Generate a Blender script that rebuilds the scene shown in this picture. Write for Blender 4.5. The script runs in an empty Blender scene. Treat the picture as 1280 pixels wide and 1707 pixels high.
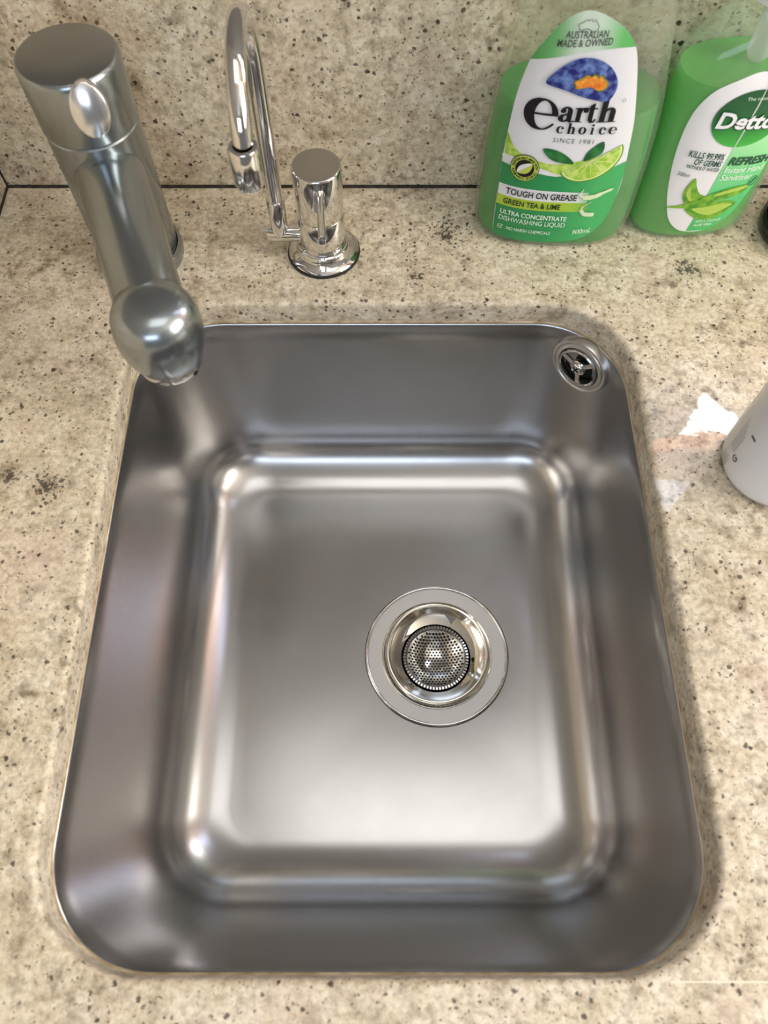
import bpy, bmesh, math, random
from mathutils import Vector, Matrix
PI = math.pi
random.seed(7)
S = bpy.context.scene
C = S.collection

# ------------------------------------------------------------------ camera, world, exposure
TH = math.radians(64.1)                      # downward pitch
cam = bpy.data.cameras.new('camera'); camo = bpy.data.objects.new('camera', cam); C.objects.link(camo)
cam.sensor_fit = 'HORIZONTAL'; cam.sensor_width = 36.0; cam.lens = 36.0 * 1281 / 1280
camo.location = (0, 0, 0.40); camo.rotation_euler = (PI/2 - TH, 0, 0)
cam.clip_start = 0.01
cam.dof.use_dof = True; cam.dof.focus_distance = 0.56; cam.dof.aperture_fstop = 13.0
S.camera = camo
S.view_settings.view_transform = 'Standard'; S.view_settings.look = 'None'
S.view_settings.exposure = 0.28; S.view_settings.gamma = 1.0; S.view_settings.use_curve_mapping = False
try:
    S.cycles.transparent_max_bounces = 24
    S.cycles.max_bounces = 10; S.cycles.glossy_bounces = 6; S.cycles.diffuse_bounces = 4
except Exception: pass
W = bpy.data.worlds.new('room_ambient'); S.world = W; W.use_nodes = True
bg = W.node_tree.nodes['Background']; bg.inputs[0].default_value = (1.0, 0.98, 0.95, 1); bg.inputs[1].default_value = 0.15
WIN_BACK, WIN_BACK_UP, WIN_RIGHT, WIN_REAR, ADDED_LAMP = 12.0, 3.8, 9.5, 4.2, 2.15     # pane / lamp radiance

# ------------------------------------------------------------------ material helpers
def nodes(name):
    m = bpy.data.materials.new(name); m.use_nodes = True
    nt = m.node_tree; nt.nodes.clear()
    out = nt.nodes.new('ShaderNodeOutputMaterial')
    return m, nt, out
def srgb(r, g, b):
    f = lambda c: ((c/255+0.055)/1.055)**2.4 if c > 10 else c/255/12.92
    return (f(r), f(g), f(b), 1)
def plain(name, col, rough=0.5, metal=0.0, spec=0.5, coat=0.0):
    m, nt, out = nodes(name)
    p = nt.nodes.new('ShaderNodeBsdfPrincipled')
    p.inputs['Base Color'].default_value = col; p.inputs['Roughness'].default_value = rough
    p.inputs['Metallic'].default_value = metal; p.inputs['Specular IOR Level'].default_value = spec
    p.inputs['Coat Weight'].default_value = coat
    nt.links.new(p.outputs[0], out.inputs[0]); m['p'] = 1
    return m
def emit(name, col, st):
    m, nt, out = nodes(name)
    e = nt.nodes.new('ShaderNodeEmission'); e.inputs[0].default_value = col; e.inputs[1].default_value = st
    nt.links.new(e.outputs[0], out.inputs[0]); return m
def nd(nt, t, **kw):
    n = nt.nodes.new(t)
    for k, v in kw.items(): setattr(n, k, v)
    return n
def ramp(nt, src, stops):
    r = nt.nodes.new('ShaderNodeValToRGB'); els = r.color_ramp.elements
    while len(els) > 1: els.remove(els[-1])
    els[0].position = stops[0][0]; els[0].color = stops[0][1]
    for p, c in stops[1:]:
        e = els.new(p); e.color = c
    nt.links.new(src, r.inputs[0]); return r.outputs[0]
def gray(v): return (v, v, v, 1)
def mixc(nt, fac, a, b, mode='MIX'):
    m = nt.nodes.new('ShaderNodeMix'); m.data_type = 'RGBA'; m.blend_type = mode
    for s, i in ((fac, 0), (a, 6), (b, 7)):
        if hasattr(s, 'is_output'): nt.links.new(s, m.inputs[i])
        else: m.inputs[i].default_value = s
    return m.outputs[2]
def math_(nt, op, a, b=None):
    m = nt.nodes.new('ShaderNodeMath'); m.operation = op
    for s, i in ((a, 0), (b, 1)):
        if s is None: continue
        if hasattr(s, 'is_output'): nt.links.new(s, m.inputs[i])
        else: m.inputs[i].default_value = s
    return m.outputs[0]

def granite():
    m, nt, out = nodes('cream_granite')
    p = nd(nt, 'ShaderNodeBsdfPrincipled')
    tc = nd(nt, 'ShaderNodeTexCoord'); co = tc.outputs['Object']
    def noise(scale, detail=6, rough=0.6, vec=co, dist=0.0):
        n = nd(nt, 'ShaderNodeTexNoise'); n.inputs['Scale'].default_value = scale; n.inputs['Detail'].default_value = detail
        n.inputs['Roughness'].default_value = rough; n.inputs['Distortion'].default_value = dist
        nt.links.new(vec, n.inputs['Vector']); return n
    # warped coordinates so that grains get irregular outlines
    w = noise(420, 6, .75); wv = nd(nt, 'ShaderNodeVectorMath', operation='SCALE'); wv.inputs['Scale'].default_value = 0.0048
    sub = nd(nt, 'ShaderNodeVectorMath', operation='SUBTRACT'); nt.links.new(w.outputs['Color'], sub.inputs[0]); sub.inputs[1].default_value = (.5, .5, .5)
    nt.links.new(sub.outputs[0], wv.inputs[0])
    add = nd(nt, 'ShaderNodeVectorMath', operation='ADD'); nt.links.new(co, add.inputs[0]); nt.links.new(wv.outputs[0], add.inputs[1]); wc = add.outputs[0]
    base = ramp(nt, noise(46, 9, .70).outputs[0], [(0.33, srgb(158, 143, 119)), (0.47, srgb(206, 192, 167)), (0.62, srgb(232, 223, 205))])
    grain = ramp(nt, noise(300, 5, .72, wc).outputs[0], [(0.36, srgb(136, 118, 92)), (0.49, srgb(212, 199, 173)), (0.64, srgb(244, 236, 218))])
    col = mixc(nt, 0.50, base, grain)
    # translucent grey-brown quartz mottles
    mo = ramp(nt, noise(105, 6, .64, wc).outputs[0], [(0.49, gray(0)), (0.67, gray(1))])
    big = ramp(nt, noise(17, 4, .6).outputs[0], [(0.36, gray(0.15)), (0.62, gray(0.95))])
    col = mixc(nt, math_(nt, 'MULTIPLY', mo, big), col, srgb(112, 96, 74))
    # rusty and violet hints
    col = mixc(nt, math_(nt, 'MULTIPLY', ramp(nt, noise(22, 3, .5).outputs['Color'], [(0.55, gray(0)), (0.72, gray(1))]), 0.35), col, srgb(206, 176, 168))
    # crisp dark specks: two sizes of Voronoi cells, gated per cell and by loose clusters
    def specks(scale, rmax, gate, clus_scale, c0, c1):
        v = nd(nt, 'ShaderNodeTexVoronoi'); v.inputs['Scale'].default_value = scale; nt.links.new(wc, v.inputs['Vector'])
        sep = nd(nt, 'ShaderNodeSeparateColor'); nt.links.new(v.outputs['Color'], sep.inputs[0])
        rad = math_(nt, 'MULTIPLY', sep.outputs[1], rmax)
        inside = math_(nt, 'LESS_THAN', v.outputs['Distance'], rad)
        cl = ramp(nt, noise(clus_scale, 3, .6).outputs[0], [(c0, gray(0)), (c1, gray(1))])
        g = math_(nt, 'LESS_THAN', sep.outputs[0], math_(nt, 'MULTIPLY', cl, gate))
        return math_(nt, 'MULTIPLY', inside, g)
    col = mixc(nt, math_(nt, 'MULTIPLY', specks(620, .50, .34, 70, .36, .62), .75), col, srgb(74, 60, 46))
    col = mixc(nt, math_(nt, 'MULTIPLY', specks(330, .46, .38, 40, .36, .62), .85), col, srgb(58, 47, 38))
    col = mixc(nt, math_(nt, 'MULTIPLY', specks(190, .28, .30, 24, .40, .66), .92), col, srgb(40, 33, 28))
    # black mineral clusters with a place of their own in the slab
    cl_n = noise(300, 5, .7, wc).outputs[0]
    for (x, y, z, r) in ((-.2215, .2184, 0, .013), (-.197, .2114, 0, .015), (.0225, .371, 0, .011), (.207, .379, 0, .016), (.044, .412, 0, .020)):
        d = nd(nt, 'ShaderNodeVectorMath', operation='DISTANCE'); nt.links.new(co, d.inputs[0]); d.inputs[1].default_value = (x, y, z)
        fall = ramp(nt, math_(nt, 'DIVIDE', d.outputs['Value'], r), [(0.15, gray(.19)), (1.0, gray(.02))])
        th = math_(nt, 'SUBTRACT', .66, fall)
        k = math_(nt, 'GREATER_THAN', cl_n, th)
        k = math_(nt, 'MULTIPLY', k, math_(nt, 'LESS_THAN', d.outputs['Value'], r))
        col = mixc(nt, math_(nt, 'MULTIPLY', k, .88), col, srgb(46, 36, 32))
    nt.links.new(col, p.inputs['Base Color'])
    p.inputs['Roughness'].default_value = 0.33; p.inputs['Specular IOR Level'].default_value = 0.45
    bu = nd(nt, 'ShaderNodeBump'); bu.inputs['Strength'].default_value = 0.05; bu.inputs['Distance'].default_value = 0.0006
    nt.links.new(noise(420, 3).outputs[0], bu.inputs['Height']); nt.links.new(bu.outputs[0], p.inputs['Normal'])
    nt.links.new(p.outputs[0], out.inputs[0])
    return m

def steel(name, col, r0, r1, wide=.5, share=.4, bump=0.004):
    """satin metal: a clear lobe plus a wide one from the fine brushing"""
    m, nt, out = nodes(name)
    tc = nd(nt, 'ShaderNodeTexCoord')
    n2 = nd(nt, 'ShaderNodeTexNoise'); n2.inputs['Scale'].default_value = 34; n2.inputs['Detail'].default_value = 7; n2.inputs['Roughness'].default_value = .65
    nt.links.new(tc.outputs['Object'], n2.inputs['Vector'])
    mr = nd(nt, 'ShaderNodeMapRange'); mr.inputs[1].default_value = .3; mr.inputs[2].default_value = .7; mr.inputs[3].default_value = r0; mr.inputs[4].default_value = r1
    nt.links.new(n2.outputs[0], mr.inputs[0])
    # fine crossing hairline scratches
    sc = None
    for sc_v, rot in (((14, 900, 14), .35), ((14, 1100, 14), -.9), ((10, 1000, 10), 1.6)):
        mp = nd(nt, 'ShaderNodeMapping'); mp.inputs['Scale'].default_value = sc_v; mp.inputs['Rotation'].default_value = (0, 0, rot)
        nt.links.new(tc.outputs['Object'], mp.inputs[0]); n = nd(nt, 'ShaderNodeTexNoise'); n.inputs['Scale'].default_value = 1; n.inputs['Detail'].default_value = 2
        nt.links.new(mp.outputs[0], n.inputs['Vector']); sc = n.outputs[0] if sc is None else math_(nt, 'ADD', sc, n.outputs[0])
    bu = nd(nt, 'ShaderNodeBump'); bu.inputs['Strength'].default_value = bump; bu.inputs['Distance'].default_value = 0.0004
    nt.links.new(sc, bu.inputs['Height'])
    g1 = nd(nt, 'ShaderNodeBsdfPrincipled'); g2 = nd(nt, 'ShaderNodeBsdfPrincipled')
    for g in (g1, g2):
        g.inputs['Base Color'].default_value = col; g.inputs['Metallic'].default_value = 1; nt.links.new(bu.outputs[0], g.inputs['Normal'])
    nt.links.new(mr.outputs[0], g1.inputs['Roughness']); g2.inputs['Roughness'].default_value = wide
    mx = nd(nt, 'ShaderNodeMixShader'); mx.inputs[0].default_value = share
    nt.links.new(g1.outputs[0], mx.inputs[1]); nt.links.new(g2.outputs[0], mx.inputs[2]); nt.links.new(mx.outputs[0], out.inputs[0]); return m

def clear_plastic(name, tint, haze_col, haze, rough=0.06):
    m, nt, out = nodes(name)
    t = nd(nt, 'ShaderNodeBsdfTransparent'); t.inputs[0].default_value = tint
    d = nd(nt, 'ShaderNodeBsdfDiffuse'); d.inputs[0].default_value = haze_col
    tl = nd(nt, 'ShaderNodeBsdfTranslucent'); tl.inputs[0].default_value = haze_col
    a = nd(nt, 'ShaderNodeMixShader'); a.inputs[0].default_value = .5; nt.links.new(d.outputs[0], a.inputs[1]); nt.links.new(tl.outputs[0], a.inputs[2])
    b = nd(nt, 'ShaderNodeMixShader'); b.inputs[0].default_value = haze; nt.links.new(t.outputs[0], b.inputs[1]); nt.links.new(a.outputs[0], b.inputs[2])
    g = nd(nt, 'ShaderNodeBsdfGlossy'); g.inputs['Roughness'].default_value = rough
    lw = nd(nt, 'ShaderNodeLayerWeight'); lw.inputs[0].default_value = .5
    fr = math_(nt, 'ADD', math_(nt, 'MULTIPLY', math_(nt, 'POWER', lw.outputs['Facing'], 4.0), .55), .035)
    e = nd(nt, 'ShaderNodeMixShader'); nt.links.new(fr, e.inputs[0]); nt.links.new(b.outputs[0], e.inputs[1]); nt.links.new(g.outputs[0], e.inputs[2])
    nt.links.new(e.outputs[0], out.inputs[0]); return m

def two_tone(name, c0, c1, scale, lo=.4, hi=.6, rough=.45, detail=4):
    m, nt, out = nodes(name)
    p = nd(nt, 'ShaderNodeBsdfPrincipled'); p.inputs['Roughness'].default_value = rough
    tc = nd(nt, 'ShaderNodeTexCoord'); n = nd(nt, 'ShaderNodeTexNoise'); n.inputs['Scale'].default_value = scale; n.inputs['Detail'].default_value = detail
    nt.links.new(tc.outputs['Object'], n.inputs['Vector'])
    nt.links.new(ramp(nt, n.outputs[0], [(lo, c0), (hi, c1)]), p.inputs['Base Color'])
    nt.links.new(p.outputs[0], out.inputs[0]); return m

def print_grad(name, axis, a, b, stops, rough=.4):
    """printed colour blend along a local axis from a to b (object space metres)"""
    m, nt, out = nodes(name)
    p = nd(nt, 'ShaderNodeBsdfPrincipled'); p.inputs['Roughness'].default_value = rough
    tc = nd(nt, 'ShaderNodeTexCoord'); sp = nd(nt, 'ShaderNodeSeparateXYZ'); nt.links.new(tc.outputs['Object'], sp.inputs[0])
    mr = nd(nt, 'ShaderNodeMapRange'); mr.inputs[1].default_value = a; mr.inputs[2].default_value = b
    nt.links.new(sp.outputs[axis], mr.inputs[0])
    nt.links.new(ramp(nt, mr.outputs[0], stops), p.inputs['Base Color'])
    nt.links.new(p.outputs[0], out.inputs[0]); return m

M = {}
M['granite'] = granite()
M['steel'] = steel('brushed_sink_steel', (.475, .468, .462, 1), .225, .255, .45, .12, .004)
M['satin'] = steel('satin_nickel', (.36, .395, .415, 1), .20, .22, .45, .25, .002)
M['chrome'] = plain('chrome', (.78, .77, .75, 1), .05, 1)
M['chrome_soft'] = plain('soft_chrome', (.62, .61, .59, 1), .16, 1)
M['flange'] = plain('matte_steel_flange', (.60, .59, .57, 1), .33, 1)
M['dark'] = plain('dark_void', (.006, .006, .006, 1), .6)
M['rubber_and_gap'] = plain('black_rubber_and_gap', (.012, .012, .012, 1), .45)
M['grout'] = two_tone('dark_seam_sealant', (.012, .010, .008, 1), (.045, .036, .026, 1), 160, .4, .65, .6)
M['sealant'] = two_tone('old_sealant', srgb(150, 128, 92), srgb(196, 180, 150), 120, .35, .65, .35)
M['plaster'] = plain('painted_plaster', (.62, .59, .54, 1), .8)
M['paint'] = plain('taupe_wall_paint', (.20, .185, .165, 1), .8)
M['timber'] = two_tone('orange_timber', (.60, .22, .07, 1), (.75, .34, .13, 1), 14, .3, .7, .4)
M['white'] = plain('white_plastic', (.80, .80, .80, 1), .28)
M['print_white'] = plain('label_white', srgb(236, 236, 240), .38)
M['ink'] = plain('black_ink', (.006, .006, .008, 1), .4)
M['ink_grey'] = plain('grey_ink', srgb(70, 78, 72), .4)
M['ink_pale'] = plain('pale_ink', srgb(225, 245, 228), .4)

# ------------------------------------------------------------------ mesh helpers
def mesh_obj(name, bm, mat, parent=None, smooth=True, sharp=40):
    bmesh.ops.recalc_face_normals(bm, faces=bm.faces[:])
    me = bpy.data.meshes.new(name); bm.to_mesh(me); bm.free()
    if mat: me.materials.append(mat)
    if smooth:
        for f in me.polygons: f.use_smooth = True
        try: me.set_sharp_from_angle(angle=math.radians(sharp))
        except Exception: pass
    o = bpy.data.objects.new(name, me); C.objects.link(o)
    if parent: o.parent = parent
    return o
def thing(name, label, cat, loc=(0, 0, 0), rotz=0):
    o = bpy.data.objects.new(name, None); C.objects.link(o); o.location = loc; o.rotation_euler = (0, 0, rotz)
    o.empty_display_size = .01; o['label'] = label; o['category'] = cat; return o
def tag(o, label, cat): o['label'] = label; o['category'] = cat; return o
def struct(o): o['kind'] = 'structure'; return o
def box(bm, x0, x1, y0, y1, z0, z1):
    r = bmesh.ops.create_cube(bm, size=1)
    bmesh.ops.scale(bm, vec=(x1-x0, y1-y0, z1-z0), verts=r['verts'])
    bmesh.ops.translate(bm, vec=((x0+x1)/2, (y0+y1)/2, (z0+z1)/2), verts=r['verts'])
def rings(bm, loops, closed=True, cap0=False, cap1=False):
    vs = [[bm.verts.new(p) for p in L] for L in loops]; n = len(vs[0])
    for a, b in zip(vs, vs[1:]):
        for i in range(n if closed else n-1):
            j = (i+1) % n; bm.faces.new((a[i], a[j], b[j], b[i]))
    if cap0: bm.faces.new(vs[0][::-1])
    if cap1: bm.faces.new(vs[-1])
    return vs
def lathe(bm, prof, seg=48, mtx=None, cap0=False, cap1=False):
    L = []
    for r, z in prof:
        r = max(r, 1e-5)
        L.append([Vector((r*math.cos(2*PI*i/seg), r*math.sin(2*PI*i/seg), z)) for i in range(seg)])
    if mtx is not None: L = [[mtx @ p for p in l] for l in L]
    rings(bm, L, True, cap0, cap1)
def axis_mtx(origin, direction):
    d = Vector(direction).normalized(); q = Vector((0, 0, 1)).rotation_difference(d)
    return Matrix.Translation(Vector(origin)) @ q.to_matrix().to_4x4()
def tube(bm, pts, r, seg=24, caps=True):
    pts = [Vector(p) for p in pts]; n = len(pts); rr = r if isinstance(r, (list, tuple)) else [r]*n
    T = [(pts[min(i+1, n-1)] - pts[max(i-1, 0)]).normalized() for i in range(n)]
    ref = Vector((1, 0, 0)) if abs(T[0].x) < .9 else Vector((0, 1, 0))
    u = T[0].cross(ref).normalized(); L = []
    for i in range(n):
        if i: u = (T[i-1].rotation_difference(T[i]) @ u)
        u = (u - T[i]*u.dot(T[i])).normalized(); v = T[i].cross(u)
        L.append([pts[i] + rr[i]*(math.cos(2*PI*k/seg)*u + math.sin(2*PI*k/seg)*v) for k in range(seg)])
    rings(bm, L, True, caps, caps)
def rrect(x0, x1, y0, y1, r, z, nc=14, ne=14):
    """rounded rectangle, constant vertex count"""
    P = []
    cs = [((x1-r, y1-r), 0), ((x0+r, y1-r), 90), ((x0+r, y0+r), 180), ((x1-r, y0+r), 270)]
    for k, ((cx, cy), a0) in enumerate(cs):
        arc = [Vector((cx + r*math.cos(math.radians(a0+90*i/nc)), cy + r*math.sin(math.radians(a0+90*i/nc)), z)) for i in range(nc+1)]
        P += arc
        (nx, ny), na = cs[(k+1) % 4]
        q = Vector((nx + r*math.cos(math.radians(na)), ny + r*math.sin(math.radians(na)), z))
        for i in range(1, ne): P.append(arc[-1].lerp(q, i/ne))
    return P

# ------------------------------------------------------------------ setting: room shell
YB, XL = 0.4578, -0.2735            # back wall face, left wall face
SX0, SX1, SY0, SY1 = -.1657, .1600, -.0377, .3485   # sink opening at the rim
TOPT = .018                         # stone thickness
bm = bmesh.new()
wx0, wx1, wz0, wz1 = .27, .60, .215, 1.02       # window opening in the back wall
for b in ((XL-.1, wx0, .0, 1.5), (wx1, 1.42, .0, 1.5), (wx0, wx1, 0, wz0), (wx0, wx1, wz1, 1.5)):
    box(bm, b[0], b[1], YB+.022, YB+.12, b[2], b[3])
struct(mesh_obj('wall_back', bm, M['paint'], smooth=False))
bm = bmesh.new(); box(bm, XL-.12, XL-.022, -.35, YB+.022, 0, 1.5); struct(mesh_obj('wall_left', bm, M['paint'], smooth=False))
bm = bmesh.new()
ry0, ry1, rz0, rz1 = -.80, .22, .38, 1.38        # window opening in the right wall
for b in ((-1.9, ry0, -.9, 1.5), (ry1, YB+.022, -.9, 1.5), (ry0, ry1, -.9, rz0), (ry0, ry1, rz1, 1.5)):
    box(bm, 1.42, 1.52, b[0], b[1], b[2], b[3])
struct(mesh_obj('wall_right', bm, M['plaster'], smooth=False))
bm = bmesh.new(); box(bm, XL-.12, 1.52, -1.9, YB+.12, 1.5, 1.56); struct(mesh_obj('ceiling', bm, M['plaster'], smooth=False))

def window(name, axis, a0, a1, z0, z1, depth, pane_specs, rails, fw=.03):
    """axis 'x': opening spans x at y=depth; axis 'y': opening spans y at x=depth"""
    def bx(bm, p0, p1, q0, q1, t0, t1):
        if axis == 'x': box(bm, p0, p1, t0, t1, q0, q1)
        else: box(bm, t0, t1, p0, p1, q0, q1)
    root = bpy.data.objects.new(name, None); C.objects.link(root); struct(root); root.empty_display_size = .01
    bm = bmesh.new()
    bx(bm, a0, a0+fw, z0, z1, depth-.02, depth+.04); bx(bm, a1-fw, a1, z0, z1, depth-.02, depth+.04)
    bx(bm, a0+fw, a1-fw, z1-fw, z1, depth-.02, depth+.04); bx(bm, a0+fw, a1-fw, z0, z0+.02, depth-.02, depth+.04)
    for q in rails: bx(bm, a0+fw, a1-fw, q[0], q[1], depth-.018, depth+.038)
    mesh_obj('window_frame', bm, M['timber'], root, smooth=False)
    for (q0, q1, mt) in pane_specs:
        bm = bmesh.new(); bx(bm, a0+fw, a1-fw, q0, q1, depth+.008, depth+.012); mesh_obj('pane', bm, mt, root, smooth=False)
window('window_1', 'x', wx0, wx1, wz0, wz1, YB+.06, [(wz0+.02, .45, emit('daylight_pane', (.93, .95, 1, 1), WIN_BACK)), (.53, wz1-.03, emit('sky_pane', (.62, .74, 1, 1), WIN_BACK_UP))], [(.45, .53)])
bm = bmesh.new(); box(bm, wx0-.01, 1.06, YB-.030, YB+.0395, .2004, .2150); mesh_obj('window_sill', bm, M['timber'], bpy.data.objects['window_1'], smooth=False)
bm = bmesh.new(); box(bm, wx1+.002, 1.05, YB-.004, YB+.0215, .216, 1.0); mesh_obj('added_timber_panel', bm, M['timber'], bpy.data.objects['window_1'], smooth=False)  # added unseen timber panel, gives the steel a warm orange reflection
window('window_2', 'y', ry0, ry1, rz0, rz1, 1.46, [(rz0+.02, rz1-.03, emit('right_daylight_pane', (1, .955, .87, 1), WIN_RIGHT))], [])
# rear window far behind the photographer
window('window_3', 'x', -1.5, .45, .72, 1.42, -1.88, [(.74, 1.39, emit('rear_daylight_pane', (.70, .82, 1, 1), WIN_REAR))], [])
# added unseen ceiling panel, sized for a broad glow on the sink floor
dl = thing('added_ceiling_panel', 'added unseen flat ceiling light with white frame, brightening the sink floor', 'light', (.06, .06, 1.5))
bm = bmesh.new()
for q in ((-.47, .47, -.32, -.30), (-.47, .47, .30, .32), (-.47, -.45, -.30, .30), (.45, .47, -.30, .30)): box(bm, q[0], q[1], q[2], q[3], -.032, -.0005)
mesh_obj('frame', bm, M['white'], dl, smooth=False)
bm = bmesh.new(); box(bm, -.4495, .4495, -.2995, .2995, -.028, -.004); mesh_obj('diffuser', bm, emit('added_panel_glow', (1, .975, .94, 1), ADDED_LAMP), dl, smooth=False)

# ------------------------------------------------------------------ splashbacks, seam, countertop
bm = bmesh.new(); box(bm, XL, 1.42, YB, YB+.0215, .0012, .20)
sp = mesh_obj('splashback', bm, M['granite'], smooth=False); tag(sp, 'speckled cream granite splashback slab behind the taps', 'splashback')
bm = bmesh.new(); box(bm, XL-.0215, XL-.0008, -.16, YB+.0215, .0012, .20)
sp = mesh_obj('splashback', bm, M['granite'], smooth=False); tag(sp, 'narrow granite return slab at the far left corner', 'splashback')
bm = bmesh.new()
box(bm, XL-.001, 1.42, YB-.0017, YB+.0004, -.006, .0016); box(bm, XL-.0012, XL+.0004, -.16, YB, -.006, .0014)
box(bm, XL-.0009, XL+.0004, YB-.0008, YB+.0002, .0, .20)
struct(mesh_obj('trim_1', bm, M['grout'], smooth=False))

top = thing('countertop', 'speckled cream granite countertop with a cut-out for the sink', 'countertop')
bm = bmesh.new()
OX0, OX1, OY0, OY1 = XL, 1.42, -.115, YB-.0015
hole = rrect(SX0, SX1, SY0, SY1, .056, 0)
def outer_pt(p):
    c = Vector((0, .155, 0)); d = Vector((p.x, p.y, 0)) - c; t = 1e9
    for k, lo, hi in ((0, OX0, OX1), (1, OY0, OY1)):
        if abs(d[k]) > 1e-9: t = min(t, ((hi if d[k] > 0 else lo) - c[k]) / d[k])
    return c + d*t
def off(p, dist, z):
    c = Vector((0, .155, 0)); n = Vector((0, 0, 0))
    # outward normal of the rounded rectangle
    r = .056; qx = min(max(p.x, SX0+r), SX1-r); qy = min(max(p.y, SY0+r), SY1-r)
    n = Vector((p.x-qx, p.y-qy, 0)).normalized()
    return Vector((p.x + n.x*dist, p.y + n.y*dist, z))
R = .0035; L = [[off(p, 0, -TOPT) for p in hole], [off(p, 0, -.010) for p in hole]]
for i in range(0, 7):
    a = PI/2*i/6; L.append([off(p, R - R*math.cos(a), -R + R*math.sin(a)) for p in hole])
outer = [outer_pt(p) for p in hole]
L.append([off(p, R + .0004, 0) for p in hole]); L.append([off(p, .012, 0) for p in hole]); inner = L[-1]
for t in (.3, .65, 1.0): L.append([Vector((a.x+(b.x-a.x)*t, a.y+(b.y-a.y)*t, 0)) for a, b in zip(inner, outer)])
rings(bm, L)
# outer corners and front edge
cv = {}
for (x, y) in ((OX0, OY0), (OX1, OY0), (OX1, OY1), (OX0, OY1)):
    pts = [p for p in outer]
    side_x = [p for p in pts if abs(p.x-x) < 1e-6]; side_y = [p for p in pts if abs(p.y-y) < 1e-6]
    a = min(side_x, key=lambda p: abs(p.y-y)); b = min(side_y, key=lambda p: abs(p.x-x))
    if (a-b).length > 1e-6: bm.faces.new([bm.verts.new(v) for v in (a, (x, y, 0), b)])
rings(bm, [[Vector((OX0, OY0, 0)), Vector((OX1, OY0, 0))], [Vector((OX0, OY0, -.04)), Vector((OX1, OY0, -.04))]], False)
bmesh.ops.remove_doubles(bm, verts=bm.verts[:], dist=1e-6)
mesh_obj('slab', bm, M['granite'], top, sharp=30)
# thin pale line beside the front right corner of the sink
bm = bmesh.new(); box(bm, .128, .42, -.0392, -.0385, -.0004, .00012); mesh_obj('pale_line', bm, plain('pale_line_tone', srgb(232, 222, 200), .5), top, smooth=False)
# aged sealant bead under the stone edge
bm = bmesh.new(); L = []
ro = [off(p, 0, 0) for p in hole]; n = len(ro)
for i, p in enumerate(ro):
    cx = off(p, .0002, -.0186); inn = off(p, -.0012, -.0186) - cx
    inn = inn.normalized() if inn.length > 1e-9 else Vector((1, 0, 0))
    L.append([cx + .0011*(math.cos(2*PI*k/8)*inn + math.sin(2*PI*k/8)*Vector((0, 0, 1))) for k in range(8)])
rings(bm, L + [L[0]])
mesh_obj('sealant_bead', bm, M['sealant'], top)

# ------------------------------------------------------------------ sink
ZF = -.190
DC = Vector((.0413, .163, ZF)); DR = .0553
sink = thing('kitchen_sink', 'brushed stainless steel undermount sink with rounded corners', 'sink')
bm = bmesh.new(); L = []
IN = (.012, .000, .024, .007)       # draft of left, right, front, back wall
def ring(t, extra, z, r):
    return rrect(SX0 + IN[0]*t + extra, SX1 - IN[1]*t - extra, SY0 + IN[2]*t + extra, SY1 - IN[3]*t - extra, r, z, 14, 14)
L.append(ring(0, -.016, -.0192, .070)); L.append(ring(0, -.0015, -.0192, .0575))
L.append(ring(0, .0003, -.0196, .0560)); L.append(ring(0, .0012, -.0212, .0555))
FR = .042; FRV = .036
for i in range(1, 9):
    t = i/8; z = -.0212 + (ZF + FRV + .0212)*t; L.append(ring(t, .0012, z, .0555 - .004*t))
for i in range(1, 13):
    a = PI/2*i/12; L.append(ring(1, .0012 + FR*(1-math.cos(a)), ZF + FRV*(1-math.sin(a)), .0515 - .028*(1-math.cos(a))))
last = L[-1]
def circ(p, r, z):
    d = (Vector((p.x, p.y, 0)) - Vector((DC.x, DC.y, 0))).normalized(); return Vector((DC.x + d.x*r, DC.y + d.y*r, z))
inner = [circ(p, DR-.001, ZF-.0012) for p in last]
for t in (.08, .3, .6, .85, .95, 1.0):
    L.append([Vector((a.x+(b.x-a.x)*t, a.y+(b.y-a.y)*t, ZF - .0012*t*t)) for a, b in zip(last, inner)])
rings(bm, L)
mesh_obj('bowl', bm, M['steel'], sink, sharp=70)

# drain flange and funnel
dr = thing('sink_drain', 'round steel drain fitting with polished funnel in the sink floor', 'drain', (DC.x, DC.y, ZF-.0012))
bm = bmesh.new(); lathe(bm, [(.0535, -.001), (.0556, .0), (.0560, .0010), (.0556, .0019), (.0546, .0022), (.0538, .0018), (.0534, .0012), (.0428, .0006)], 96); mesh_obj('flange', bm, M['flange'], dr)
bm = bmesh.new(); lathe(bm, [(.0546 + .0011*math.cos(2*PI*k/12), .0016 + .0011*math.sin(2*PI*k/12)) for k in range(13)], 96); mesh_obj('flange_rim', bm, M['chrome'], dr)
bm = bmesh.new(); lathe(bm, [(.0552, .0004), (.0562, .0004), (.0564, .0001)], 96); mesh_obj('flange_gap_shade', bm, M['rubber_and_gap'], dr)  # thin black ring paints the dark gap around the rim
bm = bmesh.new()
lathe(bm, [(.0430, .0006), (.0426, .0012), (.0420, .0008), (.0412, -.0006), (.0390, -.0034), (.0360, -.0062), (.0325, -.0083), (.0295, -.0094), (.0276, -.0102), (.0272, -.012), (.0272, -.04)], 96)
mesh_obj('funnel', bm, plain('polished_funnel', (.80, .78, .72, 1), .035, 1), dr)
bm = bmesh.new(); lathe(bm, [(.0, -.0395), (.0272, -.0395)], 48); mesh_obj('dark_pipe_disc', bm, M['dark'], dr)  # flat black disc stands for the darkness down the pipe

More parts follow.
